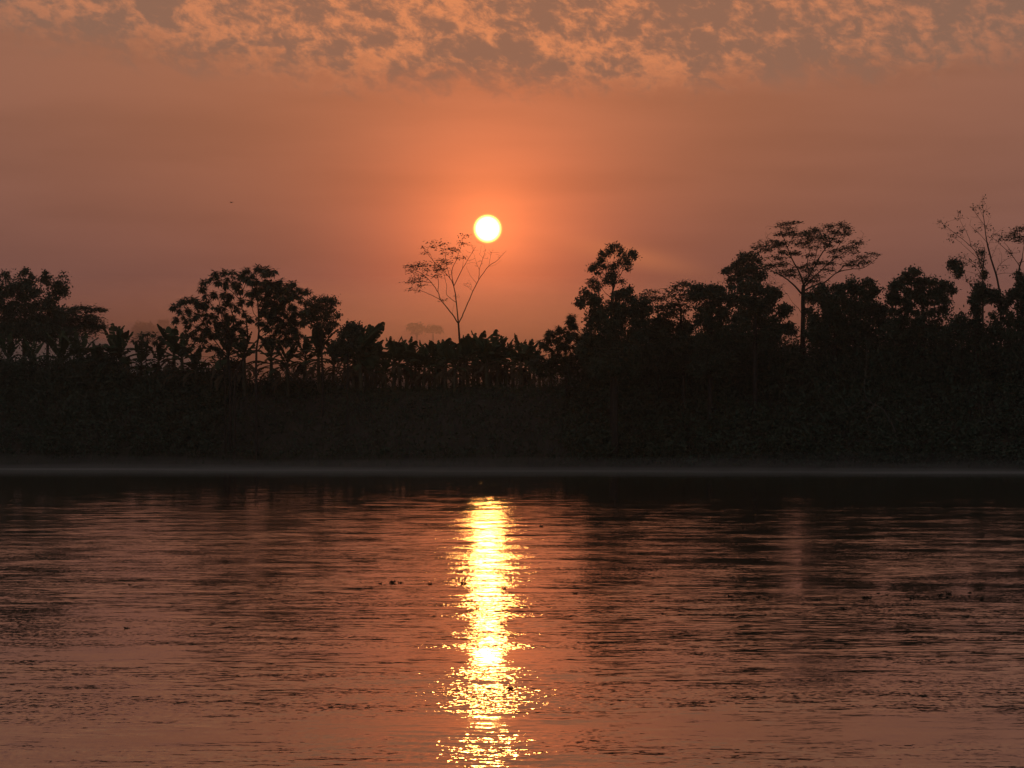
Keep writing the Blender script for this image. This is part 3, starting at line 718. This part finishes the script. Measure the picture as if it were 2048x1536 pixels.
for c in Z5([(650, 195, 36, 12), (700, 185, 40, 12), (760, 178, 38, 12), (700, 220, 40, 14), (660, 275, 50, 18), (720, 265, 50, 18), (790, 280, 70, 22), (860, 258, 70, 20), (940, 240, 60, 18), (1030, 215, 56, 16), (1130, 205, 50, 18), (1180, 225, 24, 18), (1150, 260, 48, 20), (1070, 265, 76, 24), (980, 300, 90, 26), (880, 310, 80, 26), (570, 330, 56, 16), (500, 365, 50, 13), (450, 380, 30, 9), (600, 365, 66, 20), (520, 400, 60, 15), (640, 345, 60, 20), (820, 340, 76, 24), (900, 370, 76, 20), (1250, 340, 44, 13), (1280, 345, 24, 10), (1180, 375, 60, 16), (1210, 415, 50, 13), (1090, 410, 66, 16), (1120, 455, 56, 12), (1220, 495, 44, 13), (1300, 455, 50, 16), (1380, 430, 34, 10), (1420, 435, 14, 5), (1340, 490, 56, 13), (1270, 520, 44, 10), (1190, 520, 44, 11), (690, 420, 60, 20), (610, 465, 60, 18), (560, 515, 56, 20), (660, 520, 50, 20), (640, 575, 56, 15), (720, 560, 50, 18), (930, 500, 70, 18), (830, 525, 60, 20), (1020, 505, 60, 16), (880, 565, 60, 20), (950, 605, 50, 14), (1040, 560, 48, 12), (840, 620, 40, 15), (900, 650, 70, 18), (970, 655, 24, 12), (780, 420, 56, 16), (860, 440, 50, 15), (1010, 350, 70, 20), (1110, 330, 50, 18), (760, 600, 36, 12), (690, 600, 50, 12)]):
    t.clump(*c, style='spray', dens=1.3, L=.40)
for c in Z5([(550, 240, 40, 40), (1290, 280, 50, 40), (650, 680, 60, 20)]):
    t.bare_twigs(*c[:4], 8, .010)
for c in Z5([(870, 900, 40, 40), (900, 940, 40, 30), (860, 760, 24, 30)]):
    t.clump(*c, dens=.8, L=.36)
t.done()

t = Tree('round_crowned_tree', 'dense dark tree with two knobs on top, right of the great tree trunk', 394)
t.trunk(Z5([(1080, 1240), (1090, 1000), (1100, 800)]), .4, .2)
for c in Z5([(940, 735, 60, 30), (1000, 715, 60, 24), (1080, 705, 50, 22), (1150, 690, 40, 26), (1225, 665, 42, 34), (1270, 690, 40, 30), (1345, 662, 38, 32), (1380, 700, 40, 30), (1420, 725, 24, 20), (1370, 750, 40, 30), (900, 790, 50, 44), (1000, 790, 90, 60), (1120, 770, 90, 60), (1250, 760, 90, 60), (1350, 800, 40, 30), (1330, 850, 90, 50), (1200, 860, 120, 70), (1050, 880, 120, 70), (1410, 860, 50, 32), (1460, 870, 40, 24), (980, 960, 120, 70), (1150, 960, 130, 80), (1320, 950, 120, 80), (1460, 950, 80, 70), (900, 1060, 130, 80), (1080, 1080, 140, 80), (1280, 1080, 140, 80)]):
    t.clump(*c, dens=1.25, L=.38)
t.done()
t = Tree('round_crowned_tree', 'wide dense tree with one raised knob, left of the bare trees', 390)
t.trunk(Z5([(1790, 1240), (1790, 1000), (1780, 800)]), .4, .2)
t.limb(Z5([(2000, 1000), (2000, 900), (1995, 830)]), .07, .05, 0)
for c in Z5([(1690, 570, 46, 26), (1730, 590, 40, 30), (1660, 590, 30, 26), (1650, 640, 50, 32), (1590, 665, 50, 30), (1550, 690, 44, 36), (1720, 650, 60, 40), (1800, 650, 56, 30), (1880, 655, 60, 34), (1950, 680, 56, 44), (2010, 710, 40, 40), (1600, 730, 80, 44), (1700, 730, 90, 50), (1820, 730, 90, 56), (1930, 750, 70, 50), (1520, 775, 36, 40), (1570, 800, 60, 40), (1670, 810, 80, 44), (1780, 820, 90, 44), (1900, 810, 90, 44), (1560, 880, 60, 34), (1680, 890, 80, 34), (1830, 900, 70, 34), (1930, 870, 50, 30), (1600, 960, 120, 44), (1750, 970, 90, 40), (1880, 1000, 60, 34), (1600, 1060, 130, 60), (1760, 1070, 130, 60), (1920, 1110, 90, 50)]):
    t.clump(*c, dens=1.1, L=.37)
t.done()

# ---- right edge
Z6 = lambda l: z1(l, 1636, 360, 4.971)
t = Tree('bare_branched_tree', 'tall nearly leafless tree with upswept twiggy branches, the highest on the right', 398)
t.trunk(Z6([(1815, 1200), (1800, 1080), (1770, 940), (1720, 780), (1680, 620)]), .16, .10)
for pts, r0, r1 in [
    ([(1680, 620), (1655, 450), (1640, 300), (1640, 150)], .08, .015),
    ([(1652, 440), (1590, 360), (1550, 290), (1535, 230)], .035, .012),
    ([(1640, 300), (1680, 295), (1715, 265)], .02, .01),
    ([(1645, 370), (1610, 290), (1605, 240)], .025, .01),
    ([(1675, 610), (1590, 520), (1510, 450)], .035, .012),
    ([(1660, 480), (1700, 400), (1690, 350)], .02, .01),
    ([(1770, 940), (1800, 850), (1890, 780), (1960, 770)], .04, .012),
    ([(1770, 940), (1860, 925), (1950, 935)], .035, .015),
    ([(1720, 780), (1760, 690), (1800, 620)], .03, .01),
    ([(1690, 640), (1740, 560), (1850, 470)], .03, .01),
    ([(1815, 840), (1830, 760), (1800, 690)], .02, .01)]:
    t.limb(Z6(pts), r0, r1)
for c in Z6([(1640, 300, 70, 130), (1560, 330, 50, 90), (1600, 480, 90, 70), (1760, 560, 80, 80), (1860, 860, 70, 40), (1780, 720, 60, 70), (1690, 450, 50, 70)]):
    t.bare_twigs(*c[:4], 10, .009)
for c in Z6([(1640, 200, 30, 60), (1550, 260, 30, 40), (1600, 290, 25, 40), (1680, 340, 30, 40), (1760, 560, 60, 60), (1850, 860, 60, 30), (1900, 730, 40, 24), (1700, 500, 40, 50), (1590, 480, 60, 40)]):
    t.clump(*c, style='fine', dens=.05, L=.34, limb=False)
t.done()
t = Tree('bare_branched_tree', 'thin half-bare tree with fuzzy stem and one long branch reaching left', 401)
t.trunk(Z6([(1640, 1200), (1640, 1040), (1640, 900), (1655, 740)]), .15, .07)
for pts, r0, r1 in [
    ([(1640, 900), (1590, 760), (1530, 670), (1400, 560), (1270, 460), (1185, 390)], .07, .015),
    ([(1530, 670), (1480, 520), (1430, 440), (1380, 300)], .04, .012),
    ([(1640, 960), (1570, 860), (1480, 790), (1400, 750)], .04, .012),
    ([(1600, 780), (1480, 680), (1380, 590), (1290, 560)], .03, .012),
    ([(1655, 740), (1650, 660), (1620, 600)], .03, .012),
    ([(1635, 1000), (1560, 930), (1440, 900)], .03, .012),
    ([(1560, 1040), (1490, 1020), (1460, 930), (1400, 880)], .05, .03)]:
    t.limb(Z6(pts), r0, r1)
for c in Z6([(1640, 850, 26, 150), (1640, 960, 30, 90), (1620, 720, 40, 80)]):
    t.clump(*c, style='fine', dens=.35, L=.34)
for c in Z6([(1200, 410, 28, 20), (1270, 460, 40, 30), (1400, 350, 40, 50), (1420, 480, 50, 50), (1350, 540, 50, 40), (1470, 800, 70, 60), (1540, 840, 50, 50), (1560, 640, 60, 40), (1390, 750, 40, 20), (1340, 900, 60, 60), (1520, 990, 60, 40), (1300, 590, 30, 15)]):
    t.clump(*c, style='fine', dens=.09, L=.34, limb=False)
for c in Z6([(1370, 840, 60, 60), (1400, 900, 44, 44), (1340, 820, 34, 34), (1390, 950, 24, 24)]):
    t.clump(*c, dens=1.1, L=.40)
for c in Z6([(1260, 460, 90, 60), (1420, 400, 60, 90), (1420, 560, 80, 60), (1480, 780, 90, 60), (1570, 700, 60, 60), (1500, 980, 90, 50)]):
    t.bare_twigs(*c[:4], 9, .009)
t.done()
t = Tree('umbrella_shaped_tree', 'umbrella-crowned tree cut by the right edge of the picture', 394, leaf=M_LEAF2)
t.trunk(Z6([(1985, 1100), (1992, 960), (2005, 860), (2030, 780)]), .16, .09)
for pts in ([(2005, 860), (1920, 740), (1800, 630), (1720, 560)], [(2030, 780), (2050, 650), (2080, 560)], [(1990, 845), (2060, 800), (2150, 700)], [(1920, 740), (1900, 680), (1850, 620)]):
    t.limb(Z6(pts), .055, .02)
for c in Z6([(2040, 470, 50, 16), (1990, 500, 50, 18), (1940, 530, 50, 18), (1890, 570, 44, 14), (1850, 590, 24, 10), (2000, 560, 60, 20), (2080, 500, 60, 22), (2100, 560, 70, 24), (1960, 590, 50, 12), (2040, 610, 50, 16), (2140, 540, 70, 40), (2160, 620, 70, 40)]):
    t.clump(*c, style='spray', dens=1.05, L=.40)
for c in Z6([(1950, 710, 50, 40), (1800, 580, 60, 50)]):
    t.clump(*c, style='fine', dens=.06, L=.34, limb=False)
    t.bare_twigs(*c[:4], 8, .009)
t.done()
t = Tree('vine_covered_tree', 'narrow vine-smothered column of foliage below the bare trees', 386)
t.trunk(Z6([(1575, 1700), (1580, 1450), (1590, 1200)]), .4, .25)
for c in Z6([(1610, 1060, 60, 30), (1580, 1110, 60, 50), (1640, 1110, 50, 50), (1590, 1190, 60, 60), (1650, 1170, 50, 50), (1580, 1290, 60, 70), (1570, 1400, 70, 70), (1590, 1500, 80, 70), (1550, 1180, 40, 50), (1720, 1120, 50, 34), (1780, 1130, 40, 28), (1800, 1190, 50, 40), (1880, 1180, 70, 50), (1860, 1260, 60, 36), (1740, 1190, 50, 34), (1570, 1600, 100, 80)]):
    t.clump(*c, dens=1.4, L=.38)
t.done()
t = Tree('vine_covered_tree', 'dark leafy tree stacked up at the right edge under the umbrella crown', 384)
t.trunk(Z6([(2030, 1700), (2035, 1400), (2030, 1100)]), .3, .15)
for c in Z6([(1995, 950, 34, 36), (2030, 960, 40, 50), (2010, 1040, 50, 60), (2060, 1050, 60, 70), (1960, 1110, 40, 30), (2010, 1130, 60, 44), (2040, 1220, 44, 60), (2030, 1330, 44, 60), (1990, 1260, 24, 40), (1930, 1120, 40, 24), (2020, 1420, 60, 60), (1940, 1420, 60, 40), (1860, 1400, 70, 34), (1790, 1420, 50, 30), (1740, 1350, 26, 40), (1850, 1330, 44, 20), (1930, 1350, 44, 26), (2100, 1150, 80, 140), (2100, 1400, 80, 140), (1980, 1530, 120, 60), (1800, 1520, 120, 60)]):
    t.clump(*c, dens=1.1, L=.37)
t.done()
t = Tree('leafy_bush', 'low leafy bush in the gap between the vine-smothered column and the wide dense tree', 386)
t.trunk(Z6([(1430, 1600), (1430, 1480)]), .1, .06)
for c in Z6([(1430, 1370, 44, 40), (1400, 1430, 70, 44), (1350, 1480, 60, 40), (1460, 1440, 44, 50), (1300, 1540, 90, 50), (1450, 1550, 90, 50)]):
    t.clump(*c, dens=1.0, L=.46)
t.done()

# ------------------------------------------------------------------ banana plants
def banana_leaf_geo(L, pitch, droop, width, ragged, seed, dead=False):
    r_ = np.random.default_rng(seed); g = Geo(); n = 11
    ts = np.linspace(0, 1, n); pts = [np.zeros(3)]; ang = pitch
    for k in range(1, n):
        ang = pitch - droop * (ts[k] ** 1.5)
        pts.append(pts[-1] + np.array((math.cos(ang), 0, math.sin(ang))) * L / (n - 1))
    P = np.array(pts)
    g.tube(P, np.linspace(.045, .010, n), 4)
    wf = np.clip(np.sin(np.pi * np.clip((ts - .10) / .93, 0, 1)) ** .55, 0, 1) * width * .5
    T = np.gradient(P, axis=0); T /= np.linalg.norm(T, axis=1)[:, None]
    U = np.stack([-T[:, 2], 0 * T[:, 0], T[:, 0]], 1)
    for sgn in (-1, 1):
        fold = r_.uniform(.1, .5)
        for k in range(1, n - 1):
            tear = r_.uniform(0, 1) < ragged
            dr = r_.uniform(.2, .9) if tear else fold * .5
            a0, a1 = P[k], P[k + 1]
            e = .06 * L / n if tear else 0
            def edge(q, sh):
                wq = wf[q] * (r_.uniform(.7, 1.0) if tear else 1.0)
                return P[q] + np.array((0, sgn, 0)) * wq * math.cos(dr) - U[q] * wq * math.sin(dr) + T[q] * (sh + .12 * wq)
            g.add([a0, a1, edge(k + 1, -e), edge(k, e)], [(0, 1, 2, 3)])
    return g
BL = []
for q in range(14):
    pit = rad([86, 78, 72, 64, 56, 48, 40, 30, 82, 68, 20, 12, 76, 52][q])
    g = banana_leaf_geo(rng.uniform(2.0, 2.6), pit, rad(14 if q in (0, 8) else rng.uniform(12, 45) if pit > 1.05 else rng.uniform(45, 105)), rng.uniform(.56, .80), .25 + .5 * rng.uniform(), 100 + q)
    o = g.obj('leaf', M_BANANA); BL.append((pit, o.data)); bpy.data.objects.remove(o)
DL = []
for q in range(5):
    g = banana_leaf_geo(rng.uniform(1.5, 2.1), rad(rng.uniform(-10, 20)), rad(rng.uniform(85, 110)), rng.uniform(.42, .6), .9, 300 + q, True)
    o = g.obj('dry_leaf', M_DRY); DL.append(o.data); bpy.data.objects.remove(o)
STEMS = []
for q in range(3):
    g = Geo(); zz = np.linspace(-.3, 3.1, 9)
    P = np.stack([.08 * np.sin(zz * .9 + q), .06 * np.cos(zz * .7 + q) - .06, zz], 1)
    g.tube(P, np.interp(zz, [-.3, .2, 2.5, 3.1], [.22, .19, .13, .07]), 8)
    o = g.obj('stem', M_STEM, smooth=True); STEMS.append((o.data, P[-1])); bpy.data.objects.remove(o)

def banana(x, top, Y, label, group=None, full=1.0):
    p = at(x, top, Y); gz = float(ground(p[0], p[1])); H = p[2] - gz
    sc = H / 4.75
    e = empty('banana_plant', (p[0], p[1], gz)); tag(e, label, 'banana plant', group)
    e.scale = (sc * rng.uniform(1.0, 1.15), sc * rng.uniform(1.0, 1.15), sc)
    e.rotation_euler = (0, 0, rng.uniform(0, 6.28))
    sm, tip = STEMS[int(rng.integers(3))]
    s_ = bpy.data.objects.new('stem', sm); COL.objects.link(s_); s_.parent = e
    a0 = rng.uniform(0, 6.28); n = int(round(rng.integers(12, 16) * full))
    pits = np.linspace(84, 22, n) + rng.normal(0, 8, n); pits[0] = 88
    for k in range(n):
        near = sorted(range(len(BL)), key=lambda q: abs(math.degrees(BL[q][0]) - pits[k]))[:3]
        o = bpy.data.objects.new('leaf', BL[near[int(rng.integers(3))]][1]); COL.objects.link(o); o.parent = e
        o.location = (tip[0], tip[1], tip[2] - .06 * k * rng.uniform(.6, 1.2))
        o.rotation_euler = (rng.normal(0, .12), rng.normal(0, .08), a0 + k * 2.4 + rng.normal(0, .2))
        f_ = rng.uniform(.8, 1.1); o.scale = (f_, f_ * rng.uniform(.9, 1.2), f_)
    for k in range(int(rng.integers(6, 11))):
        o = bpy.data.objects.new('dry_leaf', DL[int(rng.integers(len(DL)))]); COL.objects.link(o); o.parent = e
        o.location = (tip[0] * .7, tip[1] * .7, tip[2] - rng.uniform(.5, 1.7))
        o.rotation_euler = (0, 0, rng.uniform(0, 6.28))
    return e

ROW = 'banana plants in the central row'
for (x, top, dy, lb) in [
    (706, 655, 21, 'tall banana plant leaning left, beside the low bushy tree'),
    (735, 650, 23, 'tallest banana plant of the row, shredded leaves sticking out right'),
    (722, 672, 20, 'banana plant packed between the two tallest of the row'),
    (752, 690, 24, 'shorter ragged banana plant right of the tallest one'),
    (787, 677, 22, 'spiky banana plant standing apart after the tall pair'),
    (812, 681, 24, 'narrow upright banana plant right of the spiky one'),
    (770, 720, 21, 'stunted banana plant in front of the spiky one'),
    (848, 692, 23, 'banana plant with short fan of leaves before the central gap'),
    (869, 687, 25, 'banana plant with one tall furled leaf, left of the bare tree'),
    (893, 688, 22, 'banana plant just left of the bare tree trunk'),
    (912, 695, 20, 'banana plant at the foot of the bare tree trunk'),
    (936, 676, 23, 'banana plant just right of the bare tree trunk'),
    (957, 674, 25, 'banana plant with blunt leaves, second right of the bare tree'),
    (975, 680, 21, 'banana plant in the thick of the row, straight below the sun'),
    (993, 672, 23, 'highest blunt-topped banana plant right of the bare tree'),
    (1012, 678, 25, 'banana plant with one leaf pointing up right'),
    (1040, 681, 22, 'bushy banana plant near the right end of the row'),
    (1058, 690, 24, 'last full-size banana plant of the row, leaves hanging right'),
    (1078, 712, 20, 'small banana plant under the rounded large-leaved tree'),
    (1102, 716, 19, 'small banana plant half hidden by the rounded large-leaved tree'),
    (832, 700, 26, 'slim banana plant set back in the row gap')]:
    Xe = (x - 1024) / F * 415
    banana(x, top, float(shore(Xe)) + dy, lb, ROW)
BACK = 'banana plants behind the central row'
for (x, top) in [(690, 690), (716, 664), (742, 676), (765, 712), (800, 696), (824, 700), (840, 704), (858, 698), (876, 694), (884, 700), (906, 690), (926, 690), (948, 680), (966, 684), (984, 688), (1000, 682), (1026, 690), (1050, 688), (1068, 702)]:
    Xe = (x - 1024) / F * 415
    banana(x, top, float(shore(Xe)) + rng.uniform(28, 33), 'banana plant in the second row, glimpsed between the plants of the front row', BACK)
LFT = 'banana plants on the left bank'
for (x, top, dy, lb, full) in [
    (228, 656, 24, 'banana plant with open fan top, alone left of the young umbrella-leaved tree', 1),
    (244, 668, 22, 'banana plant right of the open fan one', 1),
    (345, 657, 24, 'banana plant with two erect leaves at the left foot of the umbrella-leaved tree', .8),
    (362, 672, 22, 'banana plant beside the erect-leaved one, under the umbrella-leaved crown', 1),
    (165, 668, 26, 'banana plant rising from the dark thicket below the flat-crowned tree', 1),
    (118, 676, 26, 'banana plant in the dark thicket below the twin-lobed tree', 1),
    (60, 682, 26, 'banana plant in the dark thicket below the left edge tree', 1),
    (15, 680, 27, 'banana plant in the dark thicket at the left edge', 1),
    (200, 690, 23, 'low banana plant left of the open fan one', 1),
    (280, 690, 22, 'banana plant in front of the young umbrella-leaved tree', 1),
    (315, 684, 23, 'banana plant right of the young umbrella-leaved tree', 1),
    (395, 700, 20, 'banana plant low under the left arms of the umbrella-leaved tree', 1),
    (455, 652, 20, 'banana plant growing through the umbrella-leaved stems', 1),
    (492, 668, 19, 'banana plant right of the umbrella-leaved stems', 1),
    (545, 672, 21, 'banana plant at the foot of the tallest umbrella-leaved tree', 1),
    (575, 688, 19, 'banana plant between the tallest umbrella-leaved tree and the bushy tree', 1),
    (608, 676, 22, 'banana plant left of the bushy tree trunk', 1),
    (640, 664, 20, 'banana plant in front of the bushy tree trunk', 1),
    (668, 684, 22, 'banana plant right of the bushy tree trunk', 1)]:
    Xe = (x - 1024) / F * 430
    banana(x, top, float(shore(Xe)) + dy, lb, LFT, full)

# ------------------------------------------------------------------ undergrowth on the bank
def undergrowth():
    g = Geo()
    def patch(n, X0, X1, t0, t1, hmin, hmax, per, L, sg):
        X = rng.uniform(X0, X1, n); tq = rng.uniform(t0, t1, n); Y = shore(X) + tq
        h = rng.uniform(hmin, hmax, n) * (.80 + .20 * np.sin(X * .21 + tq * .3) * np.sin(X * .067 + 1))
        c = np.stack([X, Y, ground(X, Y) + h * rng.uniform(.1, 1, n)], 1)
        C = np.repeat(c, per, 0) + rng.normal(0, sg, (n * per, 3))
        k = len(C)
        g.leaves(C, rng.normal(0, 1, (k, 3)) + (0, 0, .1), rng.normal(0, .8, (k, 3)) + (0, 0, .7), rng.uniform(.6, 1.2, k) * L, rng.uniform(.35, .6, k) * L)
    patch(2600, 7, 75, 3, 22, .6, 4.6, 26, .55, .50)        # right bank, tall and rank
    patch(2300, 10, 35, 16, 28, 4.5, 10.0, 36, .46, .55)
    patch(320, 35, 39, 16, 28, 4.8, 7.2, 36, .46, .45)
    patch(2600, 39, 76, 16, 28, 4.5, 10.2, 36, .46, .55)
    patch(1700, -95, -42, 5, 26, .5, 4.2, 24, .55, .50)     # left bank
    patch(1800, -95, -58, 18, 28, 3.5, 8.0, 36, .50, .55)
    patch(800, -60, -40, 18, 27, 1.5, 5.5, 30, .50, .5)
    patch(420, -48, -24, 19, 27, .4, 3.0, 26, .48, .5)
    patch(160, -24, 8, 22, 27, .1, .6, 16, .40, .3)
    patch(900, -46, 8, 5, 19, .1, .9, 12, .5, .4)           # middle bank stays low
    return tag(g.obj('undergrowth', M_LEAF), 'dark tangled undergrowth over the far bank', kind='stuff')
undergrowth()
def bank_grass():
    g = Geo(); n = 26000
    X = rng.uniform(-80, 70, n); tq = rng.uniform(2.5, 22, n) ; Y = shore(X) + tq
    C = np.stack([X, Y, ground(X, Y) - .05], 1)
    D = rng.normal(0, .35, (n, 3)) + (0, 0, 1)
    g.leaves(C, D, rng.normal(0, 1, (n, 3)), rng.uniform(.4, 1.1, n), .07)
    return tag(g.obj('bank_grass', M_GRASS), 'rough grass on the sloping bank', kind='stuff')
bank_grass()
def far_scrub():
    g = Geo(); n = 1500
    X = rng.uniform(-130, 60, n); Y = rng.uniform(650, 690, n)
    top = 7.5 + 1.6 * np.sin(X * .13) + 1.0 * np.sin(X * .41 + 2) + rng.uniform(-1, 1, n)
    c = np.stack([X, Y, 11 + top * rng.uniform(.05, 1, n)], 1)
    C = np.repeat(c, 26, 0) + rng.normal(0, .8, (n * 26, 3)); k = len(C)
    g.leaves(C, rng.normal(0, 1, (k, 3)), rng.normal(0, .8, (k, 3)) + (0, 0, .6), rng.uniform(.7, 1.3, k), .6)
    return tag(g.obj('far_scrub', M_LEAF), 'scrub in the mist seen through the gaps between the banana stems', kind='stuff')
far_scrub()

# ------------------------------------------------------------------ bare dead branch on the right bank
t = Tree('dead_branch', 'pale bare dead branch sprawling on the dark right bank', 381, cat='branch', bark=M_PALE)
Z7 = lambda l: z1(l, 1536, 560, 4)
t.limb(Z7([(1035, 1330), (1015, 1210), (965, 1110), (920, 1035), (830, 985)]), .11, .05, 0, 6)
t.limb(Z7([(845, 995), (820, 1050), (795, 1120), (815, 1190)]), .06, .03, -.6)
t.limb(Z7([(835, 985), (760, 960), (710, 990), (640, 1040), (560, 1075)]), .06, .025, -.5)
t.limb(Z7([(830, 985), (770, 900), (785, 700), (790, 520)]), .05, .02, 3)
o = t.done()

# ------------------------------------------------------------------ floating weeds on the river
def weed_mesh(seed):
    r_ = np.random.default_rng(seed); g = Geo()
    n = 26
    an = r_.uniform(0, 6.28, n); q = np.sqrt(r_.uniform(0, 1, n))
    C = np.stack([.42 * q * np.cos(an), .42 * q * np.sin(an), .02 + .05 * r_.uniform(0, 1, n)], 1)
    D = np.stack([np.cos(an), np.sin(an), r_.uniform(.1, 1.2, n)], 1) + r_.normal(0, .3, (n, 3))
    g.leaves(C, D, r_.normal(0, .4, (n, 3)) + (0, 0, 1), r_.uniform(.28, .5, n), r_.uniform(.18, .3, n))
    P = np.stack([np.linspace(-.4, .4, 6), .06 * np.sin(np.arange(6) + seed), np.full(6, .015)], 1)
    g.tube(P, np.linspace(.08, .04, 6), 5)
    o = g.obj('floating_weed', M_FLOAT); me = o.data; bpy.data.objects.remove(o)
    return me
WM = [weed_mesh(q) for q in range(4)]
def on_water(x, y):
    a_, b_ = x - 1024.0, 768.0 - y
    dyy, dzz = F * CP - b_ * SP_, F * SP_ + b_ * CP
    tq = -CAMZ / dzz
    return np.array((a_ * tq, dyy * tq, 0.0))
WG = 'weed clumps drifting on the river'
for (x, y, w, lb) in [
    (260, 1170, 6, 'single weed clump alone on the left half of the river'),
    (253, 1257, 9, 'thin sliver of weed low on the left water'),
    (760, 1168, 7, 'left of the trio of weed clumps left of the sun glitter'),
    (785, 1166, 10, 'largest and middle of the trio of weed clumps left of the sun glitter'),
    (801, 1166, 8, 'right of the trio of weed clumps left of the sun glitter'),
    (860, 1169, 7, 'weed clump between the trio and the sun glitter'),
    (927, 1168, 10, 'weed clump touching the left edge of the sun glitter'),
    (851, 1049, 5, 'tiny weed clump far out left of the sun glitter'),
    (1009, 1178, 7, 'small weed clump in the right fringe of the sun glitter'),
    (955, 1217, 6, 'weed clump in the middle of the sun glitter'),
    (1022, 1379, 9, 'dark weed clump in the lower sun glitter, nearest the viewer'),
    (1083, 1054, 8, 'small weed sliver far out right of the sun glitter'),
    (1151, 1188, 7, 'weed clump alone just right of the sun glitter'),
    (1327, 1228, 7, 'lower of two weeds at the start of a dark ripple on the right'),
    (1333, 1217, 5, 'upper of two weeds at the start of a dark ripple on the right'),
    (1460, 1193, 9, 'first and leftmost weed clump of the right drift line'),
    (1517, 1195, 7, 'second weed clump from the left in the right drift line'),
    (1638, 1200, 7, 'third weed clump, alone in the middle of the right drift line'),
    (1689, 1219, 9, 'weed clump lying nearer than the right drift line'),
    (1731, 1197, 10, 'bigger of two touching weed clumps in the right drift line'),
    (1740, 1197, 6, 'smaller of two touching weed clumps in the right drift line'),
    (1757, 1187, 6, 'weed clump just above the touching pair in the right drift line'),
    (1774, 1190, 5, 'tiny weed clump up right of the touching pair'),
    (1825, 1198, 8, 'pale weed clump left of the close group of three'),
    (1882, 1191, 9, 'leftmost and biggest of the close group of three weed clumps'),
    (1898, 1188, 9, 'topmost of the close group of three weed clumps'),
    (1894, 1195, 5, 'lowest and smallest of the close group of three weed clumps'),
    (1940, 1186, 7, 'weed clump right of the close group of three'),
    (1964, 1200, 6, 'lower weed clump near the right end of the drift line'),
    (2008, 1190, 4, 'last faint weed clump at the right end of the drift line')]:
    p = on_water(x, y)
    o = bpy.data.objects.new('floating_weed', WM[int(rng.integers(4))]); COL.objects.link(o)
    o.location = tuple(p); sc = w * p[1] / F / .95
    o.scale = (sc, sc * 1.5, sc * 1.3); o.rotation_euler = (0, 0, rng.uniform(-.5, .5))
    tag(o, lb, 'weed', WG)

# ------------------------------------------------------------------ a far bird
g = Geo()
g.tube([(0, -.22, 0), (0, -.12, .01), (0, .05, .02), (0, .2, .01), (0, .3, 0)], [.015, .06, .075, .05, .02], 8)
g.obj('body', M_BIRD)
body = bpy.context.scene.objects['body']
g = Geo()
for sg in (-1, 1):
    for k in range(3):
        x0, x1 = .05 + k * .16, .05 + (k + 1) * .16
        z0, z1_ = .03 + .10 * math.sin(k * .8), .03 + .10 * math.sin((k + 1) * .8)
        g.add([(sg * x0, .1 - .02 * k, z0), (sg * x1, .08 - .05 * k, z1_), (sg * x1, -.05 - .03 * k, z1_ - .01), (sg * x0, -.08, z0 - .01)], [(0, 1, 2, 3)])
b = empty('bird', tuple(at(463, 405, 300))); tag(b, 'tiny dark bird flying in the open sky left of the sun', 'bird')
body.parent = b
g.obj('wings', M_BIRD, b)
b.rotation_euler = (0, 0, .9); b.scale = (.62, .62, .62)
